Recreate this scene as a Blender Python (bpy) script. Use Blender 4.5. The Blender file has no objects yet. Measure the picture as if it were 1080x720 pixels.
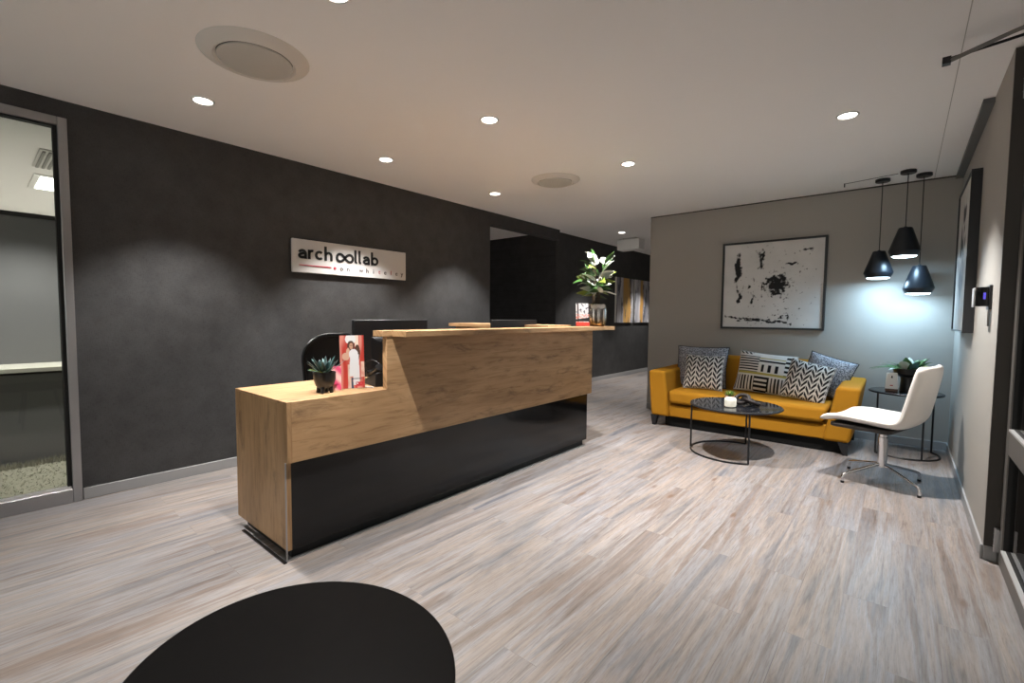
import bpy, bmesh, math, random
from mathutils import Vector, Matrix, noise
R = math.radians
random.seed(7)
sc = bpy.context.scene
COL = sc.collection

# ------------------------------------------------------------------ camera
cd = bpy.data.cameras.new('camera'); cam = bpy.data.objects.new('camera', cd); COL.objects.link(cam)
F_PX, PITCH, YAW, ROLL = 486.807, 0.0546535, 0.7035033, 0.0084040
fw = Vector((-math.sin(YAW)*math.cos(PITCH), math.cos(YAW)*math.cos(PITCH), -math.sin(PITCH)))
rt = Vector((math.cos(YAW), math.sin(YAW), 0)); up = rt.cross(fw)
c_, s_ = math.cos(ROLL), math.sin(ROLL)
rt, up = c_*rt + s_*up, -s_*rt + c_*up
m = Matrix.Identity(4)
for i in range(3):
    m[i][0], m[i][1], m[i][2] = rt[i], up[i], -fw[i]
m.translation = (0, 0, 1.2)
cam.matrix_world = m
cd.sensor_width = 36; cd.lens = F_PX/1080*36; cd.clip_start = 0.02
sc.camera = cam

# ------------------------------------------------------------------ world, exposure
w = bpy.data.worlds.new('world'); sc.world = w; w.use_nodes = True
bg = w.node_tree.nodes['Background']; bg.inputs[0].default_value = (1, .98, .95, 1); bg.inputs[1].default_value = 2.4  # even background, raised as fill light through the added rear window
sc.view_settings.view_transform = 'Standard'; sc.view_settings.look = 'None'
sc.view_settings.exposure = 0.10; sc.view_settings.gamma = 1; sc.view_settings.use_curve_mapping = False
try:
    sc.cycles.use_denoising = True
    sc.cycles.max_bounces = 10; sc.cycles.diffuse_bounces = 7; sc.cycles.transparent_max_bounces = 12
    sc.cycles.sample_clamp_indirect = 6
except Exception: pass
WARM = (1, .965, .92); COOL = (.48, .76, 1.0)
P_DOWN, P_PEND = 225, 6.0
BEAM, BEAM_BLEND = R(86), .5

CEIL = 2.493
XL, XR, YB = -3.98, .35, 5.78         # left wall, right wall, back wall

# ------------------------------------------------------------------ material helpers
def mat(name, col=(.5, .5, .5), rough=.5, metal=0, bump=0, bscale=100, emit=None, estr=0, spec=.5, trans=0, ior=1.45, coat=0):
    M = bpy.data.materials.new(name); M.use_nodes = True
    n = M.node_tree.nodes; b = n['Principled BSDF']
    b.inputs['Base Color'].default_value = (*col, 1); b.inputs['Roughness'].default_value = rough
    b.inputs['Metallic'].default_value = metal; b.inputs['Specular IOR Level'].default_value = spec
    b.inputs['IOR'].default_value = ior
    if trans: b.inputs['Transmission Weight'].default_value = trans
    if coat: b.inputs['Coat Weight'].default_value = coat
    if emit:
        b.inputs['Emission Color'].default_value = (*emit, 1); b.inputs['Emission Strength'].default_value = estr
    if bump:
        G = NB(M); nz = G.noise(G.co('Object'), bscale, 3); G.bump(nz, bump, .004)
    return M

class NB:
    """small node builder"""
    def __init__(s, M): s.t = M.node_tree; s.n = s.t.nodes; s.b = s.n['Principled BSDF']
    def new(s, k): return s.n.new(k)
    def link(s, a, b): s.t.links.new(a, b)
    def co(s, which='Object'): return s.new('ShaderNodeTexCoord').outputs[which]
    def set(s, inp, v):
        if hasattr(v, 'links') or hasattr(v, 'is_linked'): s.link(v, inp)
        else: inp.default_value = v
    def math(s, op, a, b=None, c=None):
        q = s.new('ShaderNodeMath'); q.operation = op; s.set(q.inputs[0], a)
        if b is not None: s.set(q.inputs[1], b)
        if c is not None: s.set(q.inputs[2], c)
        return q.outputs[0]
    def sep(s, v): q = s.new('ShaderNodeSeparateXYZ'); s.link(v, q.inputs[0]); return q.outputs
    def comb(s, x, y, z=0.):
        q = s.new('ShaderNodeCombineXYZ'); s.set(q.inputs[0], x); s.set(q.inputs[1], y); s.set(q.inputs[2], z); return q.outputs[0]
    def map(s, v, scale): q = s.new('ShaderNodeMapping'); s.link(v, q.inputs[0]); q.inputs['Scale'].default_value = scale; return q.outputs[0]
    def noise(s, v, scale, detail=4, rough=.55, dist=0):
        q = s.new('ShaderNodeTexNoise'); s.link(v, q.inputs['Vector']); q.inputs['Scale'].default_value = scale
        q.inputs['Detail'].default_value = detail; q.inputs['Roughness'].default_value = rough; q.inputs['Distortion'].default_value = dist
        return q.outputs[0]
    def ramp(s, f, stops):
        q = s.new('ShaderNodeValToRGB'); s.link(f, q.inputs[0]); e = q.color_ramp.elements
        while len(e) < len(stops): e.new(.5)
        for k, (p, c) in enumerate(stops):
            e[k].position = p; e[k].color = (*c, 1) if len(c) == 3 else c
        return q.outputs[0]
    def mix(s, f, a, b, mode='MIX'):
        q = s.new('ShaderNodeMix'); q.data_type = 'RGBA'; q.blend_type = mode
        s.set(q.inputs[0], f)
        for i, v in ((6, a), (7, b)):
            if isinstance(v, tuple): q.inputs[i].default_value = (*v, 1)
            else: s.link(v, q.inputs[i])
        return q.outputs[2]
    def bump(s, h, st=.3, d=.002):
        q = s.new('ShaderNodeBump'); s.link(h, q.inputs['Height']); q.inputs['Strength'].default_value = st
        q.inputs['Distance'].default_value = d; s.link(q.outputs[0], s.b.inputs['Normal'])
    def base(s, c): s.link(c, s.b.inputs['Base Color'])

def floor_mat():
    M = mat('washed_plank_vinyl', rough=.42); G = NB(M)
    x, y, z = G.sep(G.co('Object'))
    v = G.comb(y, x)
    br = G.new('ShaderNodeTexBrick'); G.link(v, br.inputs['Vector'])
    br.inputs['Color1'].default_value = (0, 0, 0, 1); br.inputs['Color2'].default_value = (1, 1, 1, 1)
    br.inputs['Mortar'].default_value = (.5, .5, .5, 1)
    br.inputs['Scale'].default_value = 1; br.inputs['Brick Width'].default_value = 1.22; br.inputs['Row Height'].default_value = .152
    br.inputs['Mortar Size'].default_value = .0012; br.inputs['Mortar Smooth'].default_value = .1
    br.offset = .37; br.squash = 1
    k = G.sep(br.outputs['Color'])[0]
    off = G.math('MULTIPLY', k, 37.)
    pv = G.comb(G.math('ADD', y, off), x, off)
    broad = G.noise(G.map(pv, (.75, 10, 1)), 1., 4, .60, .5)
    streak = G.noise(G.map(pv, (1.5, 30, 1)), 1., 7, .70, .8)
    fine = G.noise(G.map(pv, (11, 150, 1)), 1., 5, .75)
    base = G.ramp(broad, [(.25, (.112, .116, .132)), (.37, (.195, .192, .200)), (.46, (.272, .238, .218)), (.54, (.252, .248, .258)), (.63, (.200, .165, .146)), (.76, (.152, .158, .178))])
    dark = G.ramp(streak, [(.27, (.46, .43, .43)), (.42, (.87, .86, .85)), (.57, (1.05, 1.05, 1.05)), (.74, (1.20, 1.22, 1.25))])
    c = G.mix(1., base, dark, 'MULTIPLY')
    c = G.mix(.75, c, G.ramp(fine, [(.28, (.50, .48, .47)), (.46, (.88, .87, .86)), (.62, (1.06, 1.06, 1.06))]), 'MULTIPLY')
    tone = G.ramp(k, [(0, (.92, .93, .96)), (.35, (1.04, .99, .95)), (.65, (.97, .98, 1.0)), (1, (1.07, 1.02, .96))])
    c = G.mix(.9, c, tone, 'MULTIPLY')
    vo = G.new('ShaderNodeTexVoronoi'); G.link(G.map(pv, (1.7, 4.6, 1)), vo.inputs['Vector']); vo.inputs['Scale'].default_value = 1.
    wob = G.math('ADD', vo.outputs['Distance'], G.math('MULTIPLY', streak, .10))
    knot = G.ramp(wob, [(.085, (1, 1, 1)), (.15, (0, 0, 0))])
    c = G.mix(G.math('MULTIPLY', G.sep(knot)[0], .75), c, (.13, .075, .05))
    seam = G.ramp(br.outputs['Fac'], [(0, (1, 1, 1)), (1, (.86, .85, .84))])
    c = G.mix(1., c, seam, 'MULTIPLY')
    G.base(c); G.bump(fine, .12, .001)
    G.link(G.math('ADD', G.math('MULTIPLY', streak, .22), .30), G.b.inputs['Roughness'])
    return M

def oak_mat(name, axis):
    M = mat(name, rough=.5); G = NB(M)
    x, y, z = G.sep(G.co('Object'))
    if axis == 'y': v = G.comb(y, G.math('ADD', z, G.math('MULTIPLY', x, 1.)), 0.)
    elif axis == 'x': v = G.comb(x, G.math('ADD', z, y), 3.)
    else: v = G.comb(z, G.math('ADD', x, y), 5.)
    broad = G.noise(G.map(v, (1.3, 6, 1)), 1., 3, .55, .8)
    streak = G.noise(G.map(v, (3.6, 40, 1)), 1., 6, .62, 1.0)
    blot = G.noise(G.map(v, (3.4, 11., 1)), 1., 6, .68, .5)
    c = G.ramp(broad, [(.3, (.345, .205, .098)), (.5, (.430, .262, .130)), (.72, (.490, .315, .168))])
    c = G.mix(1., c, G.ramp(streak, [(.32, (.72, .67, .60)), (.5, (1, 1, 1)), (.75, (1.12, 1.13, 1.15))]), 'MULTIPLY')
    c = G.mix(G.math('MULTIPLY', G.sep(G.ramp(blot, [(.54, (0, 0, 0)), (.72, (1, 1, 1))]))[0], .80), c, (.120, .062, .030))
    G.base(c); G.bump(streak, .10, .001)
    return M

def wallpaper_mat():
    M = mat('charcoal_wallpaper', rough=.55); G = NB(M)
    o = G.co('Object')
    a = G.noise(G.map(o, (1, 1, 1)), 7., 5, .6); b = G.noise(G.map(o, (1, 40, 220)), 1., 3); d = G.noise(G.map(o, (1, 220, 40)), 1., 3)
    h = G.math('ADD', b, d)
    G.base(G.mix(1., G.ramp(a, [(.3, (.030, .030, .031)), (.7, (.046, .046, .047))]), G.ramp(h, [(.75, (.8, .8, .8)), (1.25, (1.15, 1.15, 1.15))]), 'MULTIPLY'))
    G.bump(h, .25, .002)
    return M

def attr_mat(name, rough=.7, spec=.3):
    M = mat(name, rough=rough, spec=spec); G = NB(M)
    q = G.new('ShaderNodeAttribute'); q.attribute_name = 'print'; G.base(q.outputs['Color'])
    return M

def fabric_mat(name, c1, c2, scale, bump=.5, rough=.85):
    M = mat(name, rough=rough, spec=.2); G = NB(M); o = G.co('Object')
    a = G.noise(o, scale, 3, .6); b = G.noise(o, 3., 2)
    G.base(G.mix(G.math('MULTIPLY', a, .9), c1, c2)); G.bump(a, bump, .002)
    return M

def chenille_mat():
    M = mat('speckled_grey_weave', rough=.9, spec=.1); G = NB(M); o = G.co('Object')
    wv = G.noise(G.map(o, (1, 1, 1)), 90., 3, .7); vo = G.new('ShaderNodeTexVoronoi'); G.link(o, vo.inputs['Vector']); vo.inputs['Scale'].default_value = 95
    s_ = G.math('ADD', G.math('MULTIPLY', wv, .7), G.math('MULTIPLY', vo.outputs['Distance'], .5))
    G.base(G.ramp(s_, [(.38, (.045, .046, .055)), (.55, (.16, .165, .19)), (.72, (.42, .43, .47))])); G.bump(s_, .5, .003)
    return M

M_floor = floor_mat(); M_oak = oak_mat('rustic_oak_board', 'y'); M_oakz = oak_mat('rustic_oak_upright', 'z'); M_oakx = oak_mat('rustic_oak_cross', 'x')
M_dark = wallpaper_mat()
M_ceil = mat('white_ceiling_paint', (.94, .93, .92), .8, bump=.06, bscale=60)
M_greige = mat('greige_wall_paint', (.335, .318, .292), .6, bump=.08, bscale=180)
M_skirt = mat('grey_skirting', (.30, .30, .305), .45)
M_white = mat('white_paint', (.78, .78, .76), .5)
M_grille = mat('grille_white', (.50, .50, .48), .5)
M_black = mat('black_metal', (.012, .012, .014), .35)
M_blackp = mat('black_plastic', (.007, .007, .008), .36, spec=.3, bump=.1, bscale=300)
M_shade = mat('satin_black_shade', (.010, .013, .018), .34, spec=.4)
M_gloss = mat('gloss_black_panel', (.009, .009, .0095), .10, spec=.4)
M_alu = mat('brushed_aluminium', (.42, .42, .43), .38, .85)
M_alud = mat('grey_door_frame', (.145, .138, .13), .4, .35)
M_bead = mat('bright_aluminium_bead', (.80, .80, .80), .3, .6)
M_gasket = mat('black_gasket', (.01, .01, .01), .6)
M_chrome = mat('polished_chrome', (.72, .72, .74), .14, 1)
M_vent = mat('air_valve_white', (.66, .645, .62), .5)
M_glow = mat('lamp_glow', (1, 1, 1), .5, emit=(1, .93, .82), estr=22)
M_pglow = mat('pendant_diffuser', (1, 1, 1), .5, emit=(.70, .88, 1), estr=9)
M_panelglow = mat('panel_light_glow', (1, 1, 1), .5, emit=(1, .98, .92), estr=6)
M_mustard = fabric_mat('mustard_upholstery', (.33, .145, .008), (.41, .188, .013), 320., .25, .8)
M_leather = mat('white_leather', (.74, .70, .66), .42, bump=.15, bscale=220)
M_underseat = mat('dark_brown_underseat', (.03, .024, .022), .5)
M_print = attr_mat('printed_surface', .6)
M_cloth = attr_mat('printed_cloth', .9, .15)
M_grey_w = chenille_mat()
M_pipe = mat('black_piping', (.02, .02, .024), .8)
M_leaf = mat('glossy_green_leaf', (.045, .115, .028), .33)
M_leafy = mat('yellow_green_leaf', (.15, .20, .03), .38)
M_leafw = mat('white_variegated_leaf', (.56, .60, .54), .4)
M_leafb = mat('blue_green_leaf', (.09, .20, .20), .4)
M_leafd = mat('dark_succulent_leaf', (.018, .045, .045), .35)
M_stem = mat('green_stem', (.07, .10, .03), .5)
M_soil = mat('potting_soil', (.03, .02, .014), .95, bump=1, bscale=160)
M_potb = mat('black_ceramic', (.012, .012, .013), .28)
M_terra = mat('blush_terracotta', (.50, .27, .20), .7)
M_candle = mat('ribbed_white_glass', (.82, .80, .70), .35)
M_wood_d = mat('dark_stained_wood', (.022, .017, .016), .45, spec=.25, bump=.3, bscale=60)
def glass(name, tint, rough=0.):
    M = bpy.data.materials.new(name); M.use_nodes = True; G = NB(M); G.n.remove(G.b)
    t = G.new('ShaderNodeBsdfTransparent'); t.inputs[0].default_value = (*tint, 1)
    g = G.new('ShaderNodeBsdfGlossy'); g.inputs['Roughness'].default_value = rough
    f = G.new('ShaderNodeFresnel'); f.inputs[0].default_value = 1.5
    mx = G.new('ShaderNodeMixShader'); G.link(f.outputs[0], mx.inputs[0]); G.link(t.outputs[0], mx.inputs[1]); G.link(g.outputs[0], mx.inputs[2])
    G.link(mx.outputs[0], G.n['Material Output'].inputs['Surface']); return M
M_glass = glass('clear_glass', (.86, .88, .86))
M_acryl = glass('clear_acrylic', (.93, .95, .95))

# ------------------------------------------------------------------ mesh helpers
def B(): return bmesh.new()
def add_box(bm, x0, x1, y0, y1, z0, z1):
    v = [bm.verts.new((x, y, z)) for z in (z0, z1) for x, y in ((x0, y0), (x1, y0), (x1, y1), (x0, y1))]
    for f in ((3, 2, 1, 0), (4, 5, 6, 7), (0, 1, 5, 4), (1, 2, 6, 5), (2, 3, 7, 6), (3, 0, 4, 7)): bm.faces.new([v[i] for i in f])
    return bm
def box(*a): return add_box(B(), *a)
def hexa(bm, lo, hi):
    """prism between two quads (lists of 4 points)"""
    v = [bm.verts.new(p) for p in list(lo) + list(hi)]
    for f in ((3, 2, 1, 0), (4, 5, 6, 7), (0, 1, 5, 4), (1, 2, 6, 5), (2, 3, 7, 6), (3, 0, 4, 7)): bm.faces.new([v[i] for i in f])
    return bm
def frames(pts):
    T = []
    for i in range(len(pts)):
        a = pts[max(i-1, 0)]; b = pts[min(i+1, len(pts)-1)]; T.append((b-a).normalized())
    n = T[0].orthogonal().normalized(); out = []
    for t in T:
        n = (n - t*n.dot(t)); n = n.normalized() if n.length > 1e-6 else t.orthogonal().normalized()
        out.append((n, t.cross(n)))
    return out
def add_tube(bm, pts, r, n=10, closed=False, flat=1.):
    pts = [Vector(p) for p in pts]; rs = r if isinstance(r, (list, tuple)) else [r]*len(pts)
    fr = frames(pts)
    if closed:
        T = []
        for i in range(len(pts)):
            t = (pts[(i+1) % len(pts)]-pts[i-1]).normalized(); T.append(t)
        nn = T[0].orthogonal().normalized(); fr = []
        for t in T: nn = (nn-t*nn.dot(t)).normalized(); fr.append((nn, t.cross(nn)))
    rings = [[bm.verts.new(p + (a*math.cos(2*math.pi*k/n) + b*math.sin(2*math.pi*k/n)*flat)*q) for k in range(n)] for p, (a, b), q in zip(pts, fr, rs)]
    L = len(rings)
    for i in range(L if closed else L-1):
        A, C = rings[i], rings[(i+1) % L]
        sh = 0
        if closed and i == L-1:
            sh = min(range(n), key=lambda s: (A[0].co-C[s].co).length)
        for k in range(n): bm.faces.new((A[k], A[(k+1) % n], C[(k+1+sh) % n], C[(k+sh) % n]))
    if not closed:
        bm.faces.new(rings[0][::-1]); bm.faces.new(rings[-1])
    return bm
def tube(pts, r, n=10, **k): return add_tube(B(), pts, r, n, **k)
def add_lathe(bm, prof, n=32, o=(0, 0, 0), lobes=0, amp=0.):
    rings = []
    for r, z in prof:
        if r < 1e-5: rings.append([bm.verts.new((o[0], o[1], o[2]+z))]); continue
        R_ = []
        for k in range(n):
            a = 2*math.pi*k/n; q = r*(1+amp*abs(math.cos(lobes*a/2))-amp) if lobes else r
            R_.append(bm.verts.new((o[0]+q*math.cos(a), o[1]+q*math.sin(a), o[2]+z)))
        rings.append(R_)
    for A, C in zip(rings, rings[1:]):
        if len(A) == 1 and len(C) == 1: continue
        for k in range(n):
            j = (k+1) % n
            if len(A) == 1: bm.faces.new((A[0], C[j], C[k]))
            elif len(C) == 1: bm.faces.new((A[k], A[j], C[0]))
            else: bm.faces.new((A[k], A[j], C[j], C[k]))
    return bm
def lathe(prof, n=32, **k): return add_lathe(B(), prof, n, **k)
def add_prism(bm, poly, z0, z1):
    lo = [bm.verts.new((x, y, z0)) for x, y in poly]; hi = [bm.verts.new((x, y, z1)) for x, y in poly]
    bm.faces.new(lo[::-1]); bm.faces.new(hi); n = len(poly)
    for i in range(n): bm.faces.new((lo[i], lo[(i+1) % n], hi[(i+1) % n], hi[i]))
    return bm
def rrect(w, h, r, n=6):
    P = []
    for cx, cy, a0 in ((w/2-r, h/2-r, 0), (-w/2+r, h/2-r, 90), (-w/2+r, -h/2+r, 180), (w/2-r, -h/2+r, 270)):
        for k in range(n+1): a = R(a0+90*k/n); P.append((cx+r*math.cos(a), cy+r*math.sin(a)))
    return P
def spline(P, n=8):
    P = [Vector(p) for p in P]; out = []
    Q = [2*P[0]-P[1]] + P + [2*P[-1]-P[-2]]
    for i in range(1, len(Q)-2):
        a, b, c, d = Q[i-1:i+3]
        for k in range(n):
            t = k/n; out.append(.5*((2*b)+(c-a)*t+(2*a-5*b+4*c-d)*t*t+(3*b-a-3*c+d)*t**3))
    out.append(P[-1]); return out
def obj(name, bm, M, parent=None, bevel=0, seg=2, smooth=False, sub=0, loc=None, rot=None):
    bmesh.ops.recalc_face_normals(bm, faces=bm.faces)
    me = bpy.data.meshes.new(name); bm.to_mesh(me); bm.free()
    o = bpy.data.objects.new(name, me); COL.objects.link(o)
    for q in (M if isinstance(M, (list, tuple)) else [M]): me.materials.append(q)
    if parent: o.parent = parent
    if bevel:
        d = o.modifiers.new('bevel', 'BEVEL'); d.width = bevel; d.segments = seg; d.limit_method = 'ANGLE'; d.angle_limit = R(40)
    if sub:
        d = o.modifiers.new('sub', 'SUBSURF'); d.levels = sub; d.render_levels = sub
    if smooth or bevel:
        for p in me.polygons: p.use_smooth = True
        if not sub:
            try: me.set_sharp_from_angle(angle=R(38))
            except Exception: pass
    if loc: o.location = loc
    if rot: o.rotation_euler = rot
    return o
def tag(o, label, cat, group=None, kind=None):
    o['label'] = label; o['category'] = cat
    if group: o['group'] = group
    if kind: o['kind'] = kind
    return o
def thing(name, label, cat, loc=(0, 0, 0), rz=0, group=None, rot=None):
    o = bpy.data.objects.new(name, None); COL.objects.link(o); o.empty_display_size = .1
    o.location = loc; o.rotation_euler = rot or (0, 0, rz)
    return tag(o, label, cat, group)
def struct(name, bm, M, parent=None, **k):
    o = obj(name, bm, M, parent, **k)
    if not parent: o['kind'] = 'structure'
    return o
def dup(root, loc, label, rz=None):
    r = root.copy(); COL.objects.link(r); r.location = loc; r['label'] = label
    if rz is not None: r.rotation_euler = (0, 0, rz)
    for ch in list(root.children):
        c = ch.copy(); COL.objects.link(c); c.parent = r
        for g in list(ch.children):
            d = g.copy(); COL.objects.link(d); d.parent = c
    return r
def painted(fn, nu, nv, w, h, bulge=None):
    """grid w x h in local XZ facing -Y, point colour from fn(u,v)"""
    bm = B(); lay = bm.verts.layers.float_color.new('print')
    V = []
    for j in range(nv+1):
        row = []
        for i in range(nu+1):
            u, v = i/nu, j/nv
            q = bm.verts.new(((u-.5)*w, 0, v*h)); q[lay] = (*fn(u, v), 1); row.append(q)
        V.append(row)
    for j in range(nv):
        for i in range(nu): bm.faces.new((V[j][i], V[j][i+1], V[j+1][i+1], V[j+1][i]))
    return bm
def nz(x, y, z=0.): return noise.noise(Vector((x, y, z)))
def fbm(x, y, z=0., o=4): return noise.fractal(Vector((x, y, z)), 1., 2., o)

# ------------------------------------------------------------------ setting
T = .12
struct('floor', box(-9.6, 2.0, -3.6, 13.2, -.1, 0), M_floor)
struct('ceiling', box(XL-.02, 2.0, -3.6, YB+.02, CEIL, CEIL+.1), M_ceil)
struct('ceiling_corridor', box(-9.6, -2.2, YB+.02, 13.2, 2.585, 2.685), M_ceil)
struct('ceiling_recess', box(-9.6, XL-T, 4.0, YB+.02, 2.585, 2.685), M_ceil)
# left wall with window cut (glass partition) : from y .44 to 4.253, then the head over the opening
bm = box(XL-T, XL, .438, 4.253, 0, CEIL); add_box(bm, XL-T, XL, 4.253, YB, 2.345, CEIL+.09); add_box(bm, XL-T, XL, -3.6, .438, 2.386, CEIL)
add_box(bm, XL-T, XL, -3.6, -2.2, 0, 2.385)
struct('wall_left', bm, M_dark)
bm = box(-4.5, -4.375, 6.37, 13.2, 0, 2.6); add_box(bm, -9.6, -4.375, 6.25, 6.37, 0, 2.6)
struct('wall_corridor_left', bm, M_dark)
struct('wall_recess_left', box(-9.6, -9.5, 4.0, 6.3, 0, 2.6), M_dark)
struct('wall_recess_front', box(-9.6, XL-T, 4.0, 4.1, 0, 2.6), M_dark)
struct('wall_corridor_end', box(-4.5, -2.3, 13.0, 13.1, 0, 2.6), M_dark)
struct('wall_back', box(-2.555, XR+.2, YB, YB+.14, 0, 2.6), M_greige)
struct('wall_corridor_right', box(-2.555, -2.42, YB+.14, 13.2, 0, 2.6), M_greige)
bm = box(XR, XR+.12, 3.27, YB, 0, CEIL); struct('wall_right', bm, M_greige)
bm = box(XR+.06, XR+.2, -3.6, 1.9, 0, CEIL); add_box(bm, XR+.06, XR+.2, 1.9, 3.27, 2.455, CEIL); struct('wall_right_near', bm, M_greige)
bm = box(-4.1, -3.7, -3.6, -3.5, 0, CEIL); add_box(bm, .1, 2.0, -3.6, -3.5, 0, CEIL); add_box(bm, -3.7, .1, -3.6, -3.5, 0, .25); add_box(bm, -3.7, .1, -3.6, -3.5, 2.42, CEIL)
struct('wall_front', bm, M_greige)
struct('wall_office_front', box(-9.6, -4.1, -3.6, -3.5, 0, 2.6), M_ceil)
struct('wall_lobby_end', box(.55, 2.0, YB, YB+.12, 0, CEIL), M_greige)
g2 = bpy.data.objects.new('added_fill_window', None); COL.objects.link(g2); g2['kind'] = 'structure'; g2.location = (-1.8, -3.55, .25)  # unseen window added behind the camera to fill ceiling and front surfaces
for x in (-1.9, -.97, -.02, .93, 1.86): obj('mullion', box(x, x+.04, -.04, .04, 0, 2.17), M_alu, g2)
obj('pane', box(-1.9, 1.9, -.004, .004, 0, 2.17), M_glass, g2)
L = bpy.data.lights.new('fill_window_portal', 'AREA'); L.shape = 'RECTANGLE'; L.size = 3.8; L.size_y = 2.17; L.cycles.is_portal = True  # portal guiding the world light through the added fill window
o = bpy.data.objects.new('fill_window_portal', L); COL.objects.link(o); o.location = (-1.8, -3.49, 1.335); o.rotation_euler = (R(90), 0, 0)
# outside the right door: a dim lobby
struct('wall_lobby', box(1.9, 2.0, -3.5, 5.9, 0, CEIL), M_greige)
# baseboards
def skirting(name, x0, x1, y0, y1, h=.075):
    return struct(name, box(x0, x1, y0, y1, 0, h), M_skirt, bevel=.004)
skirting('baseboard_left', XL, XL+.012, .441, 4.253)
skirting('baseboard_corridor', -4.375, -4.363, 6.25, 13.0)
skirting('baseboard_back', -2.555, XR, YB-.012, YB)
bm = box(XR-.012, XR, 3.262, YB-.012, 0, .075); add_box(bm, XR, XR+.05, 3.258, 3.27, 0, .075)
struct('baseboard_right', bm, M_skirt, bevel=.004)
# shadow-gap cornice strip along the right wall, thin ceiling joint, thin back strip
struct('trim_1', box(XR-.05, XR, 3.9, YB, CEIL-.03, CEIL), mat('grey_cornice', (.13, .13, .13), .6))
struct('trim_2', box(.155, .159, .5, YB, CEIL-.0015, CEIL), mat('ceiling_joint', (.5, .49, .47), .8))
struct('trim_3', box(-2.555, XR-.05, YB-.008, YB, CEIL-.012, CEIL), mat('dark_shadow_gap', (.06, .055, .05), .7))

# glass partition on the left wall
g = bpy.data.objects.new('window_1', None); COL.objects.link(g); g['kind'] = 'structure'; g.location = (XL, -.9, 0)
def wp(name, bm, M, **k): return obj(name, bm, M, g, **k)
bm = box(-.07, .02, 1.292, 1.337, 0, 2.385)
wp('jamb', bm, M_alu, bevel=.004)
wp('head_rail', box(-.07, .02, -1.3, 1.292, 2.335, 2.385), M_alu, bevel=.004)
wp('sill_rail', box(-.07, .02, -1.3, 1.292, 0, .088), M_alu, bevel=.004)
wp('bead', box(-.03, .012, -1.3, 1.285, .088, .102), M_bead)
bm = box(-.05, -.0, 1.272, 1.292, .10, 2.335); add_box(bm, -.05, 0, -1.3, 1.272, 2.325, 2.335)
wp('gasket', bm, M_gasket)
wp('pane', box(-.03, -.024, -1.3, 1.275, .1, 2.33), M_glass)

# office behind the glass
struct('ceiling_office', box(-9.6, XL-T, -3.6, 4.0, 2.6, 2.7), M_ceil)
struct('wall_office_end', box(-9.6, XL-T, 2.2, 2.3, 0, 2.6), M_ceil)
struct('wall_office_left', box(-9.6, -9.5, -3.6, 2.3, 0, 2.6), M_ceil)
M_off = mat('office_grey_panel', (.20, .20, .205), .5)
struct('wall_office_screen', box(-5.68, -5.62, -3.5, 2.2, .72, 1.99), M_off)
struct('trim_4', box(-5.69, -5.61, -3.5, 2.2, 1.99, 2.025), M_gasket)
t = thing('office_counter', 'long white-topped counter with grey front inside the office behind the left glass', 'counter', (-5.2, -.6, 0))
obj('counter_top', box(-.42, .06, -2.2, 2.6, .735, .77), mat('white_counter_top', (.72, .70, .62), .5), t, bevel=.004)
obj('front_panel', box(-.40, .02, -2.18, 2.58, .0, .715), M_off, t, bevel=.003)
obj('shadow_gap', box(-.39, .012, -2.17, 2.57, .715, .735), M_gasket, t)
bm = box(-5.17, -4.1, -2.4, 1.4, 0, .012)
rng = random.Random(3)
for k in range(5200):
    x = rng.uniform(-5.15, -4.12) if k % 3 else rng.uniform(-5.16, -5.08); y = rng.uniform(-.4, .75)
    h = rng.uniform(.015, .032) if x > -5.08 else rng.uniform(.03, .07); a = rng.uniform(0, 6.28); dx, dy = math.cos(a)*.004, math.sin(a)*.004
    tx, ty = x+rng.uniform(-.02, .02), y+rng.uniform(-.02, .02)
    v = [bm.verts.new(p) for p in ((x-dx, y-dy, .01), (x+dx, y+dy, .01), (tx, ty, h))]; bm.faces.new(v)
tag(obj('shag_rug', bm, mat('beige_shag', (.40, .385, .30), .95)), 'beige shaggy rug on the office floor behind the left glass', 'rug', kind='stuff')
t = thing('ceiling_light_panel', 'bright square light panel in the office ceiling behind the left glass', 'ceiling light', (-7.14, .72, 2.6))
obj('frame', box(-.40, .40, -.235, .235, -.012, 0), M_white, t)
obj('diffuser', box(-.345, .345, -.185, .185, -.016, -.012), M_panelglow, t)
L = bpy.data.lights.new('panel_light', 'AREA'); L.shape = 'RECTANGLE'; L.size = .66; L.size_y = .34; L.energy = 140; L.color = (1, .97, .86)
o = bpy.data.objects.new('lamp_light', L); COL.objects.link(o); o.parent = t; o.location = (0, 0, -.02)
t = thing('air_vent', 'grey square vent in the office ceiling behind the left glass', 'vent', (-6.05, .62, 2.6))
obj('frame', box(-.36, .36, -.17, .17, -.012, 0), M_vent, t)
bm = B()
for k in range(8): add_box(bm, -.33, .33, -.15+k*.04, -.13+k*.04, -.022, -.012)
obj('slats', bm, mat('vent_slats', (.22, .22, .2), .6), t)

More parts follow.
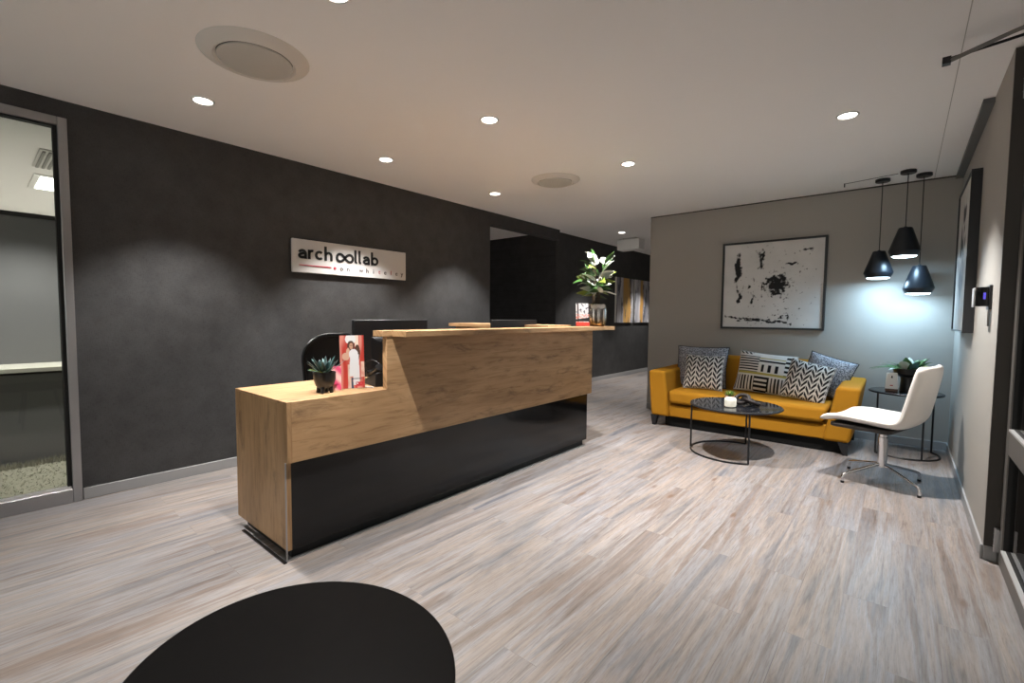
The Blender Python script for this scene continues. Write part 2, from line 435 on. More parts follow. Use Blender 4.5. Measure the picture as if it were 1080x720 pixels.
# right door (leaf, glass panels, hinges, closer)
d = bpy.data.objects.new('door_1', None); COL.objects.link(d); d['kind'] = 'structure'; d.location = (.40, 3.25, 0)
def dp(name, bm, M, parent=d, **k): return obj(name, bm, M, parent, **k)
W = 1.0   # leaf runs toward the camera (local -y)
bm = box(0, .05, -.085, -.008, .008, 2.44); dp('hinge_stile', bm, M_alud, bevel=.004)
dp('lock_stile', box(0, .05, -W, -W+.085, .008, 2.44), M_alud, bevel=.004)
dp('top_rail', box(0, .05, -W+.085, -.085, 2.36, 2.44), M_alud, bevel=.004)
dp('mid_rail', box(0, .05, -W+.085, -.085, .565, .68), M_alud, bevel=.004)
dp('bottom_rail', box(0, .05, -W+.085, -.085, .008, .095), M_alud, bevel=.004)
for a, b in ((.095, .565), (.68, 2.36)):
    bm = box(.004, .03, -.10, -.085, a, b); add_box(bm, .004, .03, -W+.085, -W+.1, a, b); add_box(bm, .012, .03, -W+.1, -.1, a, a+.012); add_box(bm, .012, .03, -W+.1, -.1, b-.012, b)
    gk = dp('gasket', bm, M_gasket)
    dp('bead', box(-.004, .012, -W+.1, -.1, a, a+.010), M_bead, gk)
    dp('glass_panel', box(.020, .026, -W+.1, -.1, a+.005, b-.005), M_glass)
for z in (.12, 2.30):
    hb = B(); add_tube(hb, [(-.012, -.012, z-.06), (-.012, -.012, z+.06)], .008, 10)
    add_box(hb, -.010, .004, -.03, .008, z-.055, z+.055)
    for q in (-.03, 0, .03): add_tube(hb, [(-.012, -.012, z+q-.0015), (-.012, -.012, z+q+.0015)], .0095, 10)
    dp('hinge', hb, M_alu, smooth=True)
hb = tube([(-.035, -W+.05, .95), (-.035, -W+.05, 1.25)], .011); add_tube(hb, [(-.035, -W+.05, .98), (.0, -W+.05, .98)], .007); add_tube(hb, [(-.035, -W+.05, 1.22), (.0, -W+.05, 1.22)], .007)
dp('pull_handle', hb, M_chrome, smooth=True)
cb = dp('door_closer', box(-.045, 0, -.56, -.30, 2.365, 2.425), M_alud, bevel=.006)
hb = tube([(-.02, -.36, 2.43), (-.10, -.33, 2.425), (-.30, -.25, 2.40)], [.011, .009, .010], 8)
dp('closer_arm', hb, M_alud, cb, smooth=True)
hb = tube([(-.02, -.22, 2.45), (-.30, -.25, 2.412)], .0065, 8); add_box(hb, -.315, -.285, -.265, -.235, 2.388, 2.42)
dp('closer_link', hb, M_black, cb, smooth=True)
struct('trim_6', box(XR-.001, XR+.052, 3.252, 3.2695, .076, 2.485), mat('brown_door_lining', (.050, .043, .037), .5), bevel=.002)
struct('trim_5', box(.402, .46, 3.245, 3.27, 0, 2.455), M_alud)

# ------------------------------------------------------------------ downlights
def spot(parent, power, col, size=BEAM, blend=BEAM_BLEND, rad=.028, z=-.012):
    L = bpy.data.lights.new('downlight_lamp', 'SPOT'); L.energy = power; L.color = col; L.spot_size = size; L.spot_blend = blend; L.shadow_soft_size = rad
    o = bpy.data.objects.new('lamp_light', L); COL.objects.link(o); o.parent = parent; o.location = (0, 0, z); return o
def make_downlight(label, loc):
    t = thing('downlight', label, 'downlight', loc, 0, 'recessed ceiling downlights')
    obj('trim_ring', lathe([(.048, -.001), (.050, -.006), (.056, -.007), (.062, -.003), (.063, 0), (.047, 0)], 32), M_white, t, smooth=True)
    obj('lens', lathe([(0, -.004), (.036, -.004), (.049, -.002)], 32), M_glow, t, smooth=True)
    spot(t, 225, WARM)
    return t
DL = [(-3.306, .974, 'downlight near the dark wall, leftmost in the photo, by the large ceiling air valve'),
      (-3.342, 2.299, 'downlight near the dark wall above the wall sign, nearer of the two over the sign'),
      (-2.141, 2.273, 'downlight over the front edge of the reception desk, mid ceiling'),
      (-3.354, 3.655, 'downlight near the dark wall beside the opening, behind the smaller air valve'),
      (-1.831, 3.653, 'downlight right of the smaller air valve, over the open floor before the sofa'),
      (-.329, 3.667, 'rightmost downlight, in front of the white chair and pendant lamps'),
      (-1.80, 1.005, 'downlight cut off by the top edge of the photo, right of the large air valve')]
d0 = make_downlight(DL[0][2], (DL[0][0], DL[0][1], CEIL))
def dup_light(x, y, z, label, power=None):
    r = dup(d0, (x, y, z), label)
    if power:
        for c in r.children:
            if c.type == 'LIGHT': c.data = c.data.copy(); c.data.energy = power
    return r
for (x, y, l), pw in zip(DL[1:], (285, 250, 285, 360, 365, 250)): dup_light(x, y, CEIL, l, pw)
dup_light(-3.584, 6.985, 2.585, 'small downlight in the corridor ceiling beyond the white box')
# unseen downlights added to light the corridor, recess and office
for x, y, z in ((-3.584, 9.2, 2.585), (-6.3, 4.75, 2.585), (-4.9, .3, 2.6)):
    dup_light(x, y, z, 'unseen downlight added to light a neighbouring room outside the frame', P_DOWN)

# ------------------------------------------------------------------ ceiling air valves
def air_valve(label, loc, k):
    t = thing('ceiling_air_valve', label, 'air vent', loc, 0, 'round ceiling air valves')
    obj('ring', lathe([(.172*k, -.022), (.185*k, -.030), (.205*k, -.022), (.245*k, -.006), (.250*k, 0), (.170*k, 0)], 64), M_vent, t, smooth=True)
    obj('disc', lathe([(0, -.034), (.150*k, -.034), (.168*k, -.030), (.170*k, -.024), (.150*k, -.020), (.02, -.012), (.02, 0), (0, 0)], 64), M_grille, t, smooth=True)
    obj('throat', lathe([(.171*k, -.001), (0, -.001)], 48), M_gasket, t)
    return t
air_valve('large round air valve in the ceiling at the upper left', (-2.545, .985, CEIL), 1.0)
air_valve('smaller-looking round air valve in the ceiling over the far end of the reception desk', (-2.575, 3.655, CEIL), .92)

# white box under the corridor ceiling
t = thing('ceiling_box', 'plain white box hanging from the corridor ceiling', 'ceiling unit', (-3.73, 7.5, 2.38))
obj('housing', box(-.205, .205, 0, .22, 0, .175), mat('bright_white_housing', (.92, .92, .90), .5), t, bevel=.006)
obj('mounting_plate', box(-.12, .12, .03, .19, .175, .205), M_vent, t)

# ------------------------------------------------------------------ wall sign
SX = XL+.04
t = thing('wall_sign', 'white wall sign with black lettering on the dark wall', 'sign', (XL, 2.3625, 1.56))
obj('panel', box(.014, .04, -.578, .578, 0, .281), mat('sign_white', (.56, .55, .545), .5), t, bevel=.002)
for y in (-.4, .4): obj('standoff', box(0, .014, y-.02, y+.02, .1, .18), M_alu, t)
M_ink = mat('black_lettering', (.008, .008, .008), .5); M_red = mat('dark_red_line', (.42, .03, .06), .5); M_inkg = mat('grey_lettering', (.06, .05, .055), .5)
def stroke(bm, pts, wd, closed=False, d=.006, x0=.040):
    """flat ribbon in the YZ plane along 2-D points, extruded d toward +X"""
    P = [Vector((0, p[0], p[1])) for p in pts]; n = len(P); L = []; Rr = []
    for i in range(n):
        a = P[i-1] if (i > 0 or closed) else P[i]; b = P[(i+1) % n] if (i < n-1 or closed) else P[i]
        tg = (b-a).normalized(); nn = Vector((0, -tg.z, tg.y))
        L.append(P[i]+nn*wd/2); Rr.append(P[i]-nn*wd/2)
    X0, X1 = Vector((x0, 0, 0)), Vector((x0+d, 0, 0))
    vs = [[bm.verts.new(q+o) for q in S] for S in (L, Rr) for o in (X0, X1)]
    for i in range(n if closed else n-1):
        j = (i+1) % n
        bm.faces.new((vs[1][i], vs[1][j], vs[3][j], vs[3][i])); bm.faces.new((vs[0][i], vs[0][j], vs[1][j], vs[1][i])); bm.faces.new((vs[2][i], vs[2][j], vs[3][j], vs[3][i]))
    if not closed:
        for i in (0, n-1): bm.faces.new((vs[0][i], vs[1][i], vs[3][i], vs[2][i]))
def arc(cx, cz, rx, rz, a0, a1, n=20): return [(cx+rx*math.cos(R(a0+(a1-a0)*k/n)), cz+rz*math.sin(R(a0+(a1-a0)*k/n))) for k in range(n+1)]
LW = .0205
def letter(kind, y, z=.118, xh=.080, asc=.124):
    bm = B(); r = xh/2-LW/2; cy = y+r+LW/2; cz = z+xh/2
    if kind == 'a':
        rr = r*.62
        stroke(bm, arc(cy, z+xh-LW/2-r*.8, r*.92, r*.8, 160, 0, 12) + [(cy+r*.92, z)], LW)
        stroke(bm, [(cy+r*.92, z+xh*.56), (cy-.004, z+xh*.56)] + arc(cy-.004, z+LW/2+rr*.78, rr*1.15, rr*.78, 90, 270, 12) + [(cy+r*.92, z+LW/2+.004)], LW)
    elif kind == 'r':
        stroke(bm, [(y+LW/2, z), (y+LW/2, z+xh)], LW); stroke(bm, arc(y+LW/2+.026, z+xh-.035, .026, .027, 175, 70, 10), LW)
    elif kind == 'c': stroke(bm, arc(cy, cz, r, r, 45, 315, 28), LW)
    elif kind == 'h':
        stroke(bm, [(y+LW/2, z), (y+LW/2, z+asc)], LW)
        stroke(bm, arc(cy-.003, z+xh-LW/2-r*.9, r*.92, r*.9, 180, 0, 16) + [(cy-.003+r*.92, z)], LW)
    elif kind == 'l': stroke(bm, [(y+LW/2, z+asc), (y+LW/2, z+.018)] + arc(y+LW/2+.012, z+LW/2+.008, .012, .008, 200, 290, 6), LW)
    elif kind == 'b':
        stroke(bm, [(y+LW/2, z), (y+LW/2, z+asc)], LW); stroke(bm, arc(cy, cz, r, r, 0, 360, 30)[:-1], LW, True)
    elif kind == 'inf':
        pts = []
        for k in range(72):
            a = 2*math.pi*k/72; dd = 1+math.sin(a)**2
            pts.append((y+.088+.079*math.cos(a)/dd*1.0, cz+.079*1.18*math.sin(a)*math.cos(a)/dd))
        stroke(bm, pts, LW*1.05, True)
    return bm
yy = -.535
for ch, adv in (('a', .090), ('r', .062), ('c', .086), ('h', .108), ('inf', .184), ('l', .042), ('l', .042), ('a', .092), ('b', .09)):
    obj('letter', letter(ch, yy), M_ink, t); yy += adv
bm = B(); stroke(bm, [(-.522, .062), (-.235, .062)], .007); obj('red_line', bm, M_red, t)
bm = B(); stroke(bm, arc(-.200, .058, .006, .006, 0, 360, 12)[:-1], .011, True); obj('red_dot', bm, M_red, t)
def text_mesh(name, s, size, M, parent, loc, rot, ext=.002):
    cu = bpy.data.curves.new(name, 'FONT'); cu.body = s; cu.size = size; cu.extrude = ext; cu.align_x = 'CENTER'; cu.resolution_u = 3
    tmp = bpy.data.objects.new(name, cu); COL.objects.link(tmp)
    me = bpy.data.meshes.new_from_object(tmp.evaluated_get(bpy.context.evaluated_depsgraph_get()))
    bpy.data.objects.remove(tmp); bpy.data.curves.remove(cu)
    o = bpy.data.objects.new(name, me); COL.objects.link(o); me.materials.clear(); me.materials.append(M); o.parent = parent
    o.location = loc; o.rotation_euler = rot; return o
yy = -.135
for ch in 'on whiteley':
    if ch != ' ': text_mesh('small_letter', ch, .062, M_red if ch in 'tl' else M_inkg, t, (.041, yy, .040), (R(90), 0, R(90)))
    yy += .0665

# ------------------------------------------------------------------ reception desk
DX = -2.218
t = thing('reception_desk', 'oak and gloss-black reception desk with raised counter', 'desk', (DX, .965, 0))
bm = box(-.65, -.017, 0, .022, .05, .485); add_box(bm, -.65, -.0405, 0, .022, .485, .768); add_box(bm, -.0405, 0, 0, .022, .485, .781); bmesh.ops.remove_doubles(bm, verts=bm.verts, dist=1e-5)
obj('end_panel', bm, M_oakz, t)
# front panel as one L-shaped board: low part y 0-.54, tall part to 2.815
bm = B(); poly = [(.022, .485), (2.815, .485), (2.815, 1.080), (.558, 1.080), (.558, .781), (.022, .781)]
lo = [bm.verts.new((-.040, a, b)) for a, b in poly]; hi = [bm.verts.new((0, a, b)) for a, b in poly]
bm.faces.new(lo); bm.faces.new(hi)
for i in range(6): bm.faces.new((lo[i], lo[(i+1) % 6], hi[(i+1) % 6], hi[i]))
obj('front_panel', bm, M_oak, t, bevel=.0015)
poly = [(-.085, .525), (.005, .525), (.005, .590), (.133, .590), (.133, 2.995), (-.085, 2.995)]
obj('counter_top', add_prism(B(), poly, 1.080, 1.113), M_oak, t, bevel=.002)
obj('work_top', box(-.65, -.0405, .0, 2.78, .768, .781), M_oak, t, bevel=.0015)
obj('black_front', box(-.075, -.017, .022, 2.765, .052, .485), M_gloss, t, bevel=.001)
obj('plinth', box(-.60, -.045, .03, 2.74, 0, .050), M_gasket, t)
bm = box(-.53, -.002, -.025, -.010, 0, .006); obj('floor_strip', bm, M_gloss, t)
obj('kick_trim', box(-.022, -.012, -.008, 2.73, .0, .006), M_alu, t)
obj('corner_trim', box(-.026, -.016, -.004, .0, .0, .485), M_alu, t)
obj('far_end_panel', box(-.65, -.08, 2.743, 2.765, .05, .768), M_oakz, t, bevel=.0015)
obj('return_panel', box(-1.36, -.66, 2.34, 2.37, .0, 1.095), M_oakx, t, bevel=.0015)
obj('return_top', box(-1.36, -.10, 2.24, 2.60, 1.095, 1.125), M_oakx, t, bevel=.002)

# ------------------------------------------------------------------ monitors
def monitor(label, loc, rz):
    """screen faces local -x, back faces local +x"""
    t = thing('computer_monitor', label, 'monitor', loc, rz, 'monitors on the reception desk')
    bm = B(); hexa(bm, [(0, -.29, .02), (0, .29, .02), (0, .29, .39), (0, -.29, .39)], [(.022, -.285, .025), (.022, .285, .025), (.022, .285, .388), (.022, -.285, .388)])
    obj('back_shell', bm, M_blackp, t, bevel=.005)
    bm = B(); hexa(bm, [(.021, -.17, .07), (.021, .17, .07), (.021, .17, .28), (.021, -.17, .28)], [(.042, -.13, .10), (.042, .13, .10), (.042, .13, .25), (.042, -.13, .25)])
    obj('back_bulge', bm, M_blackp, t, bevel=.006)
    obj('screen', box(-.003, .001, -.282, .282, .032, .382), mat('dark_screen', (.01, .012, .015), .12), t)
    obj('stand', box(.030, .062, -.045, .045, .012, .20), M_blackp, t, bevel=.006)
    obj('foot', add_prism(B(), [(x+.03, y) for x, y in rrect(.17, .24, .03)], 0, .012), M_blackp, t, bevel=.003)
    return t
monitor('black monitor seen from behind at the low end of the reception desk', (-2.63, 1.845, .781), R(-2))
m2 = monitor('black monitor mostly hidden behind the raised counter, only its top edge showing', (-2.60, 3.09, .781), R(-3))

# small black phone dock, cables and adapter behind the counter end
t = thing('desk_phone', 'black desk phone half hidden behind the counter end', 'phone', (-2.40, 1.635, .781), R(-10))
bm = B(); hexa(bm, [(-.09, -.10, 0), (.09, -.10, 0), (.09, .10, 0), (-.09, .10, 0)], [(-.085, -.095, .03), (.085, -.095, .085), (.085, .095, .085), (-.085, .095, .03)])
obj('base', bm, M_blackp, t, bevel=.006)
bm = tube(spline([(-.075, -.07, .060), (-.03, -.07, .072), (.04, -.07, .095), (.08, -.07, .115)], 5), [.022]*4+[.015]*8+[.022]*4, 10)
obj('handset', bm, M_blackp, t, smooth=True)
obj('cord', tube(spline([(-.06, -.08, .06), (-.02, -.12, .13), (.05, -.09, .15), (.09, -.02, .08)], 8), .004, 8), M_blackp, t, smooth=True)
tag(obj('cable', tube(spline([(-2.30, 1.49, .786), (-2.36, 1.475, .786), (-2.43, 1.49, .788), (-2.50, 1.465, .787), (-2.56, 1.50, .786), (-2.60, 1.54, .786)], 8), .0045, 8), mat('pale_cable', (.55, .5, .45), .5), smooth=True), 'pale loose cable lying on the desk beside the counter end', 'cable')

# ------------------------------------------------------------------ office chair behind the desk
t = thing('office_chair', 'black mesh-back office chair behind the reception desk', 'chair', (-3.25, 1.885, 0), R(4))
P = []
for x, y in rrect(.49, .56, .19, 10): P.append((-.20+.10*((y)/.31)**2*.4, x*(1+.10*y/.28), .765+y))
obj('back_frame', tube(P, .014, 8, closed=True), M_blackp, t, smooth=True)
bm = B(); V = [bm.verts.new((p[0]-.004, p[1]*.99, .765+(p[2]-.765)*.99)) for p in P]; bm.faces.new(V)
ng = bmesh.ops.extrude_face_region(bm, geom=list(bm.faces)); bmesh.ops.translate(bm, verts=[v for v in ng['geom'] if isinstance(v, bmesh.types.BMVert)], vec=(.006, 0, 0))
obj('back_mesh', bm, mat('black_mesh_cloth', (.010, .010, .011), .8, bump=.8, bscale=400), t)
obj('seat', add_prism(B(), rrect(.50, .50, .12), .43, .50), M_blackp, t, bevel=.02, seg=3)
obj('back_spine', tube([(-.20, 0, .80), (-.24, 0, .60), (-.16, 0, .42), (0, 0, .42)], .022, 8), M_blackp, t, smooth=True)
obj('gas_column', tube([(0, 0, .09), (0, 0, .44)], .028, 14), M_chrome, t, smooth=True)
for k in range(5):
    a = R(72*k+20); c, s = math.cos(a), math.sin(a)
    l = obj('base_leg', tube([(.02*c, .02*s, .10), (.16*c, .16*s, .085), (.30*c, .30*s, .065)], [.024, .02, .014], 8), M_blackp, t, smooth=True)
    obj('castor', tube([(.30*c-.014*s, .30*s+.014*c, .028), (.30*c+.014*s, .30*s-.014*c, .028)], .028, 14), M_blackp, l, smooth=True)

# ------------------------------------------------------------------ plants
def add_leaf(bm, base, d, L, W_, droop=.25, fold=.2, n=6, roll=0.):
    base = Vector(base); d = Vector(d).normalized(); side = d.cross(Vector((0, 0, 1)))
    side = side.normalized() if side.length > .05 else Vector((1, 0, 0))
    side = Matrix.Rotation(roll, 3, d) @ side; up_ = side.cross(d)
    rows = []
    for i in range(n+1):
        t_ = i/n; p = base + d*L*t_ + Vector((0, 0, -droop*L*t_*t_))
        wd = W_*math.sin(math.pi*min(1, t_*.97+.03)**.75)*.5
        mid = p; l = p + side*wd + up_*fold*wd; r = p - side*wd + up_*fold*wd
        rows.append([bm.verts.new(l), bm.verts.new(mid), bm.verts.new(r)])
    for a, b in zip(rows, rows[1:]):
        for k in range(2): bm.faces.new((a[k], a[k+1], b[k+1], b[k]))
    return bm
def leaf_obj(M, parent, name='leaf', **k):
    o = obj(name, add_leaf(B(), **k), M, parent, smooth=True, sub=1)
    s = o.modifiers.new('thick', 'SOLIDIFY'); s.thickness = .0014; return o

# succulent on the desk
t = thing('succulent_plant', 'small blue-green succulent in a black footed bowl on the low desk top', 'plant', (-2.365, 1.232, .781))
obj('pot', lathe([(0, .026), (.030, .026), (.046, .040), (.056, .070), (.058, .112), (.054, .112), (.051, .100), (0, .100)], 28), M_potb, t, smooth=True)
for k in range(4):
    a = R(45+90*k); c, s = math.cos(a), math.sin(a)
    obj('pot_foot', tube([(.026*c, .026*s, .038), (.032*c, .032*s, .018), (.036*c, .036*s, 0)], [.015, .012, .010], 8), M_potb, t, smooth=True)
obj('soil', lathe([(.051, .101), (0, .106)], 20), mat('pale_gravel', (.42, .38, .32), .9, bump=1, bscale=220), t)
rng = random.Random(5)
for k in range(26):
    a = 2.4*k; e = .45+.75*(k/26); L = .092-.02*(k/26)
    dd = (math.cos(a)*math.cos(e), math.sin(a)*math.cos(e), math.sin(e))
    leaf_obj(M_leafd if k % 3 else M_leafb, t, base=(.012*math.cos(a), .012*math.sin(a), .104), d=dd, L=L+rng.uniform(-.01, .02), W_=.026, droop=-.15, fold=.35, n=4)
for k in range(7):
    a = R(200+k*22); leaf_obj(M_leafy if k % 2 else M_leafb, t, base=(.02*math.cos(a), .02*math.sin(a), .104), d=(math.cos(a), math.sin(a), .45), L=.07, W_=.014, droop=.1, fold=.4, n=4)

# tall plant in metallic vase on the counter
t = thing('potted_plant', 'leafy plant with white-streaked leaves in a metallic lobed vase on the counter end', 'plant', (-2.185, 3.775, 1.113))
M_vase = mat('silver_bronze_metal', (.55, .50, .45), .26, 1); G = NB(M_vase); z = G.sep(G.co('Object'))[2]
G.base(G.ramp(G.math('ADD', G.math('MULTIPLY', z, 4.), G.math('MULTIPLY', G.noise(G.map(G.co('Object'), (60, 60, 4)), 1., 3), .12)), [(.22, (.34, .21, .10)), (.42, (.62, .58, .54)), (1, (.72, .71, .70))]))
obj('vase', lathe([(0, 0), (.075, 0), (.098, .018), (.106, .060), (.106, .150), (.096, .195), (.084, .205), (.078, .205), (.078, .190), (0, .190)], 72, lobes=5, amp=.16), M_vase, t, smooth=True)
obj('soil', lathe([(.076, .192), (0, .198)], 20), M_soil, t)
rng = random.Random(11)
M_bst = mat('brown_stem', (.05, .035, .02), .6)
tips = []
for k in range(8):
    a = 2*math.pi*k/8+.3; rr = .055+.03*(k % 3); top = (rr*math.cos(a), rr*math.sin(a), .43+.05*(k*3 % 5))
    pts = spline([(.03*math.cos(a), .03*math.sin(a), .19), (.036*math.cos(a), .036*math.sin(a), .32), top], 5)
    obj('stem', tube(pts, .005, 6), M_bst, t, smooth=True); tips.append((a, pts))
for k in range(64):
    a, pts = tips[k % 8]; i = min(len(pts)-1, 4+(k//8)+rng.randint(0, 1)); p = pts[i]
    h = (p.z-.25)/.35; az = a+rng.uniform(-1.9, 1.9); e = rng.uniform(-.15, .5)+.75*max(0, h)
    dd = (math.cos(az)*math.cos(e), math.sin(az)*math.cos(e), math.sin(e))
    M_ = (M_leafw, M_leaf, M_leafw, M_leaf, M_leafy, M_leafw, M_leaf)[k % 7]
    leaf_obj(M_, t, base=p, d=dd, L=rng.uniform(.12, .19), W_=rng.uniform(.06, .092), droop=rng.uniform(.05, .45), fold=rng.uniform(.1, .35), roll=rng.uniform(-.9, .9))

# ------------------------------------------------------------------ printed leaflets
def mixc(a, b, f): f = max(0, min(1, f)); return tuple(p+(q-p)*f for p, q in zip(a, b))
def inell(u, v, cu, cv, ru, rv): return ((u-cu)/ru)**2+((v-cv)/rv)**2 < 1
def leaflet_lady(u, v):
    red, pink, cream = (.50, .045, .03), (.75, .32, .25), (.85, .70, .58)
    s = math.sin(u*18+nz(u*3, v*2)*3)
    c = mixc(red, pink, .35+.45*s)
    if .62 < u < .78 and v > .45: c = cream
    if .30 < u < .44 and v < .45: c = mixc(cream, red, .3+.4*nz(u*20, v*6))
    if inell(u, v, .45, .93, .22, .10): c = (.80, .80, .80)
    if inell(u, v, .46, .80, .15, .10) or inell(u, v, .72-(.78-v)*.1, .66, .13, .16): c = (.09, .040, .025)
    if inell(u, v, .47, .795, .075, .062): c = (.62, .34, .23)
    if .40 < u < .55 and .80 < v < .815: c = (.03, .02, .02)
    if inell(u, v, .24, .60, .15, .075) or (inell(u, v, .34, .68, .08, .08)): c = (.70, .42, .30)
    if .40-.12*(.5-v) < u < .78+.05*(.5-v) and .05 < v < .64 and not (u < .52 and v < .22): c = (.80, .81, .84)
    if inell(u, v, .56, .64, .19, .10): c = (.82, .82, .85)
    if .44 < u < .56 and v < .20 and u < .44+.1*(1-v*2): c = (.05, .06, .10)
    if .86 < u and .20 < v < .50: c = mixc(pink, cream, .5+nz(u*9, v*9))
    if .62 < u < .95 and .03 < v < .11 and nz(u*22, v*30) > -.3: c = (.55, .03, .04)
    if .50 < u < .88 and .165 < v < .19 and (int(u*60) % 3): c = (.12, .12, .16)
    return tuple(q*.66 for q in c)
t = thing('leaflet_stand', 'printed leaflet of a woman in white dress standing on the low desk top', 'leaflet', (-2.375, 1.405, .781), R(68), rot=(R(-7), 0, R(68)))
obj('leaflet', painted(leaflet_lady, 60, 120, .132, .30), M_print, t, loc=(0, 0, .004))
obj('clear_holder', box(-.069, .069, .002, .005, 0, .310), M_acryl, t)
bm = box(-.069, .069, -.045, .03, 0, .004); obj('holder_foot', bm, M_acryl, t)
def leaflet_pink(u, v): return mixc((.62, .06, .16), (.75, .45, .42), .5+.6*math.sin(v*9+u*4))
t = thing('brochure', 'narrow pink brochure standing between the succulent and the tall leaflet', 'brochure', (-2.392, 1.308, .781), rot=(R(-10), 0, R(60)))
obj('cover', painted(leaflet_pink, 20, 40, .06, .135), M_print, t)
obj('pages', box(-.03, .03, .0015, .010, 0, .134), M_white, t)
def leaflet_ctr(u, v):
    c = (.70, .70, .73) if .22 < u < .95 else (.10, .08, .09)
    if u < .08: c = (.75, .75, .75)
    if v < .17: c = (.75, .06, .04)
    elif v < .30+.08*u and v > .20: c = (.015, .015, .018)
    elif v < .52: c = mixc(c, (.70, .18, .12), .4+nz(u*9, v*14))
    elif nz(u*7, v*12) > .25: c = (.12, .12, .15)
    return tuple(q*.7 for q in c)
t = thing('leaflet_stand', 'small red and grey leaflet holder on the counter left of the metallic vase', 'leaflet', (-2.19, 3.56, 1.113), rot=(R(-6), 0, R(52)))
obj('leaflet', painted(leaflet_ctr, 40, 70, .125, .205), M_print, t, loc=(0, 0, .004))
obj('clear_holder', box(-.067, .067, .002, .005, 0, .215), M_acryl, t)
obj('holder_foot', box(-.067, .067, -.04, .03, 0, .004), M_acryl, t)

# ------------------------------------------------------------------ egg-shaped black table in front
t = thing('coffee_table', 'matte black egg-shaped table in the near foreground', 'table', (-.986, .432, 0))
P = []
for k in range(96):
    a = 2*math.pi*k/96; e = 1+.035*math.cos(a-R(20)); P.append((.370*math.cos(a)*e-.010, .334*math.sin(a)*e-.004))
M_tt = mat('matte_black_tabletop', (.0065, .006, .006), .5, spec=.05); G = NB(M_tt)
q = G.noise(G.co('Object'), 9., 5, .65, 1.); G.link(G.math('ADD', G.math('MULTIPLY', q, .3), .32), G.b.inputs['Roughness'])
obj('tabletop', add_prism(B(), P, .40, .42), M_tt, t, bevel=.004)
for k in range(3):
    a = R(90+120*k); c, s = math.cos(a), math.sin(a)
    obj('leg', tube([(.14*c, .14*s, .40), (.24*c, .22*s, 0)], [.016, .011], 12), M_black, t, smooth=True)

# ------------------------------------------------------------------ sofa
t = thing('sofa', 'mustard yellow three-seat sofa with dark base against the grey wall', 'sofa', (-1.22, 4.92, 0))
D = .80
def arm(sx):
    bm = B()
    if sx < 0: lo = [(-.905, 0, .115), (-.70, 0, .115), (-.70, D, .115), (-.905, D, .115)]; hi = [(-.945, .0, .612), (-.760, .0, .612), (-.760, D, .625), (-.945, D, .625)]
    else: lo = [(.70, 0, .115), (.903, 0, .115), (.903, D, .115), (.70, D, .115)]; hi = [(.790, .0, .602), (.965, .0, .602), (.965, D, .625), (.790, D, .625)]
    return hexa(bm, lo, hi)
for sx in (-1, 1): obj('arm', arm(sx), M_mustard, t, bevel=.028, seg=4)
obj('front_rail', box(-.72, .72, .045, .12, .115, .245), M_mustard, t, bevel=.012, seg=3)
obj('seat_deck', box(-.71, .71, .10, .62, .125, .262), M_mustard, t)
bm = B(); hexa(bm, [(-.705, .0, .268), (.705, .0, .268), (.705, .60, .268), (-.705, .60, .268)], [(-.72, .012, .405), (.735, .012, .405), (.735, .60, .415), (-.72, .60, .415)])
obj('seat_cushion', bm, M_mustard, t, bevel=.035, seg=4)
bm = B(); hexa(bm, [(-.74, .56, .115), (.74, .56, .115), (.74, .80, .115), (-.74, .80, .115)], [(-.78, .64, .775), (.80, .64, .775), (.80, .80, .775), (-.78, .80, .775)])
obj('back', bm, M_mustard, t, bevel=.04, seg=4)
obj('base_rail', box(-.77, .83, .085, .74, .004, .1145), mat('black_stained_wood', (.006, .006, .006), .6, spec=.15), t)
for x, y in ((-.865, .04), (.860, .04), (-.865, .74), (.860, .74)):
    sg = 1 if x > 0 else -1; bm = B()
    hexa(bm, [(x-.018+sg*.012, y-.018, 0), (x+.018+sg*.012, y-.018, 0), (x+.018+sg*.012, y+.018, 0), (x-.018+sg*.012, y+.018, 0)], [(x-.045, y-.03, .1145), (x+.03, y-.03, .1145), (x+.03, y+.04, .1145), (x-.045, y+.04, .1145)])
    obj('leg', bm, M_black, t, bevel=.003)

# ------------------------------------------------------------------ cushions
def pillow_mesh(w_, h_, th, fn=None, n=34, pinch=.06):
    bm = B(); lay = bm.verts.layers.float_color.new('print') if fn else None
    def side(sg):
        V = []
        for j in range(n+1):
            row = []
            for i in range(n+1):
                u, v = i/n*2-1, j/n*2-1
                k = (1-abs(u)**2.6)*(1-abs(v)**2.6); pu = 1-pinch*(1-v*v)*abs(u)**3; pv = 1-pinch*(1-u*u)*abs(v)**3
                q = bm.verts.new((u*w_/2*pu, sg*th/2*max(k, 0)**.55, v*h_/2*pv + h_/2))
                if fn: q[lay] = (*fn((u+1)/2, (v+1)/2), 1)
                row.append(q)
            V.append(row)
        for j in range(n):
            for i in range(n): bm.faces.new((V[j][i], V[j][i+1], V[j+1][i+1], V[j+1][i]) if sg < 0 else (V[j][i], V[j+1][i], V[j+1][i+1], V[j][i+1]))
    side(-1); side(1); bmesh.ops.remove_doubles(bm, verts=bm.verts, dist=1e-5)
    return bm
def edge_loop(w_, h_, pinch=.06, n=24):
    P = []
    for su, sv in ((0, -1), (1, 0), (0, 1), (-1, 0)):
        for k in range(n):
            q = k/n*2-1
            if (su, sv) == (0, -1): u, v = q, -1
            elif (su, sv) == (1, 0): u, v = 1, q
            elif (su, sv) == (0, 1): u, v = -q, 1
            else: u, v = -1, -q
            P.append((u*w_/2*(1-pinch*(1-v*v)*abs(u)**3), 0, v*h_/2*(1-pinch*(1-u*u)*abs(v)**3)+h_/2))
    return P
BLK, WHT, MUS = (.012, .012, .014), (.66, .65, .63), (.40, .36, .10)
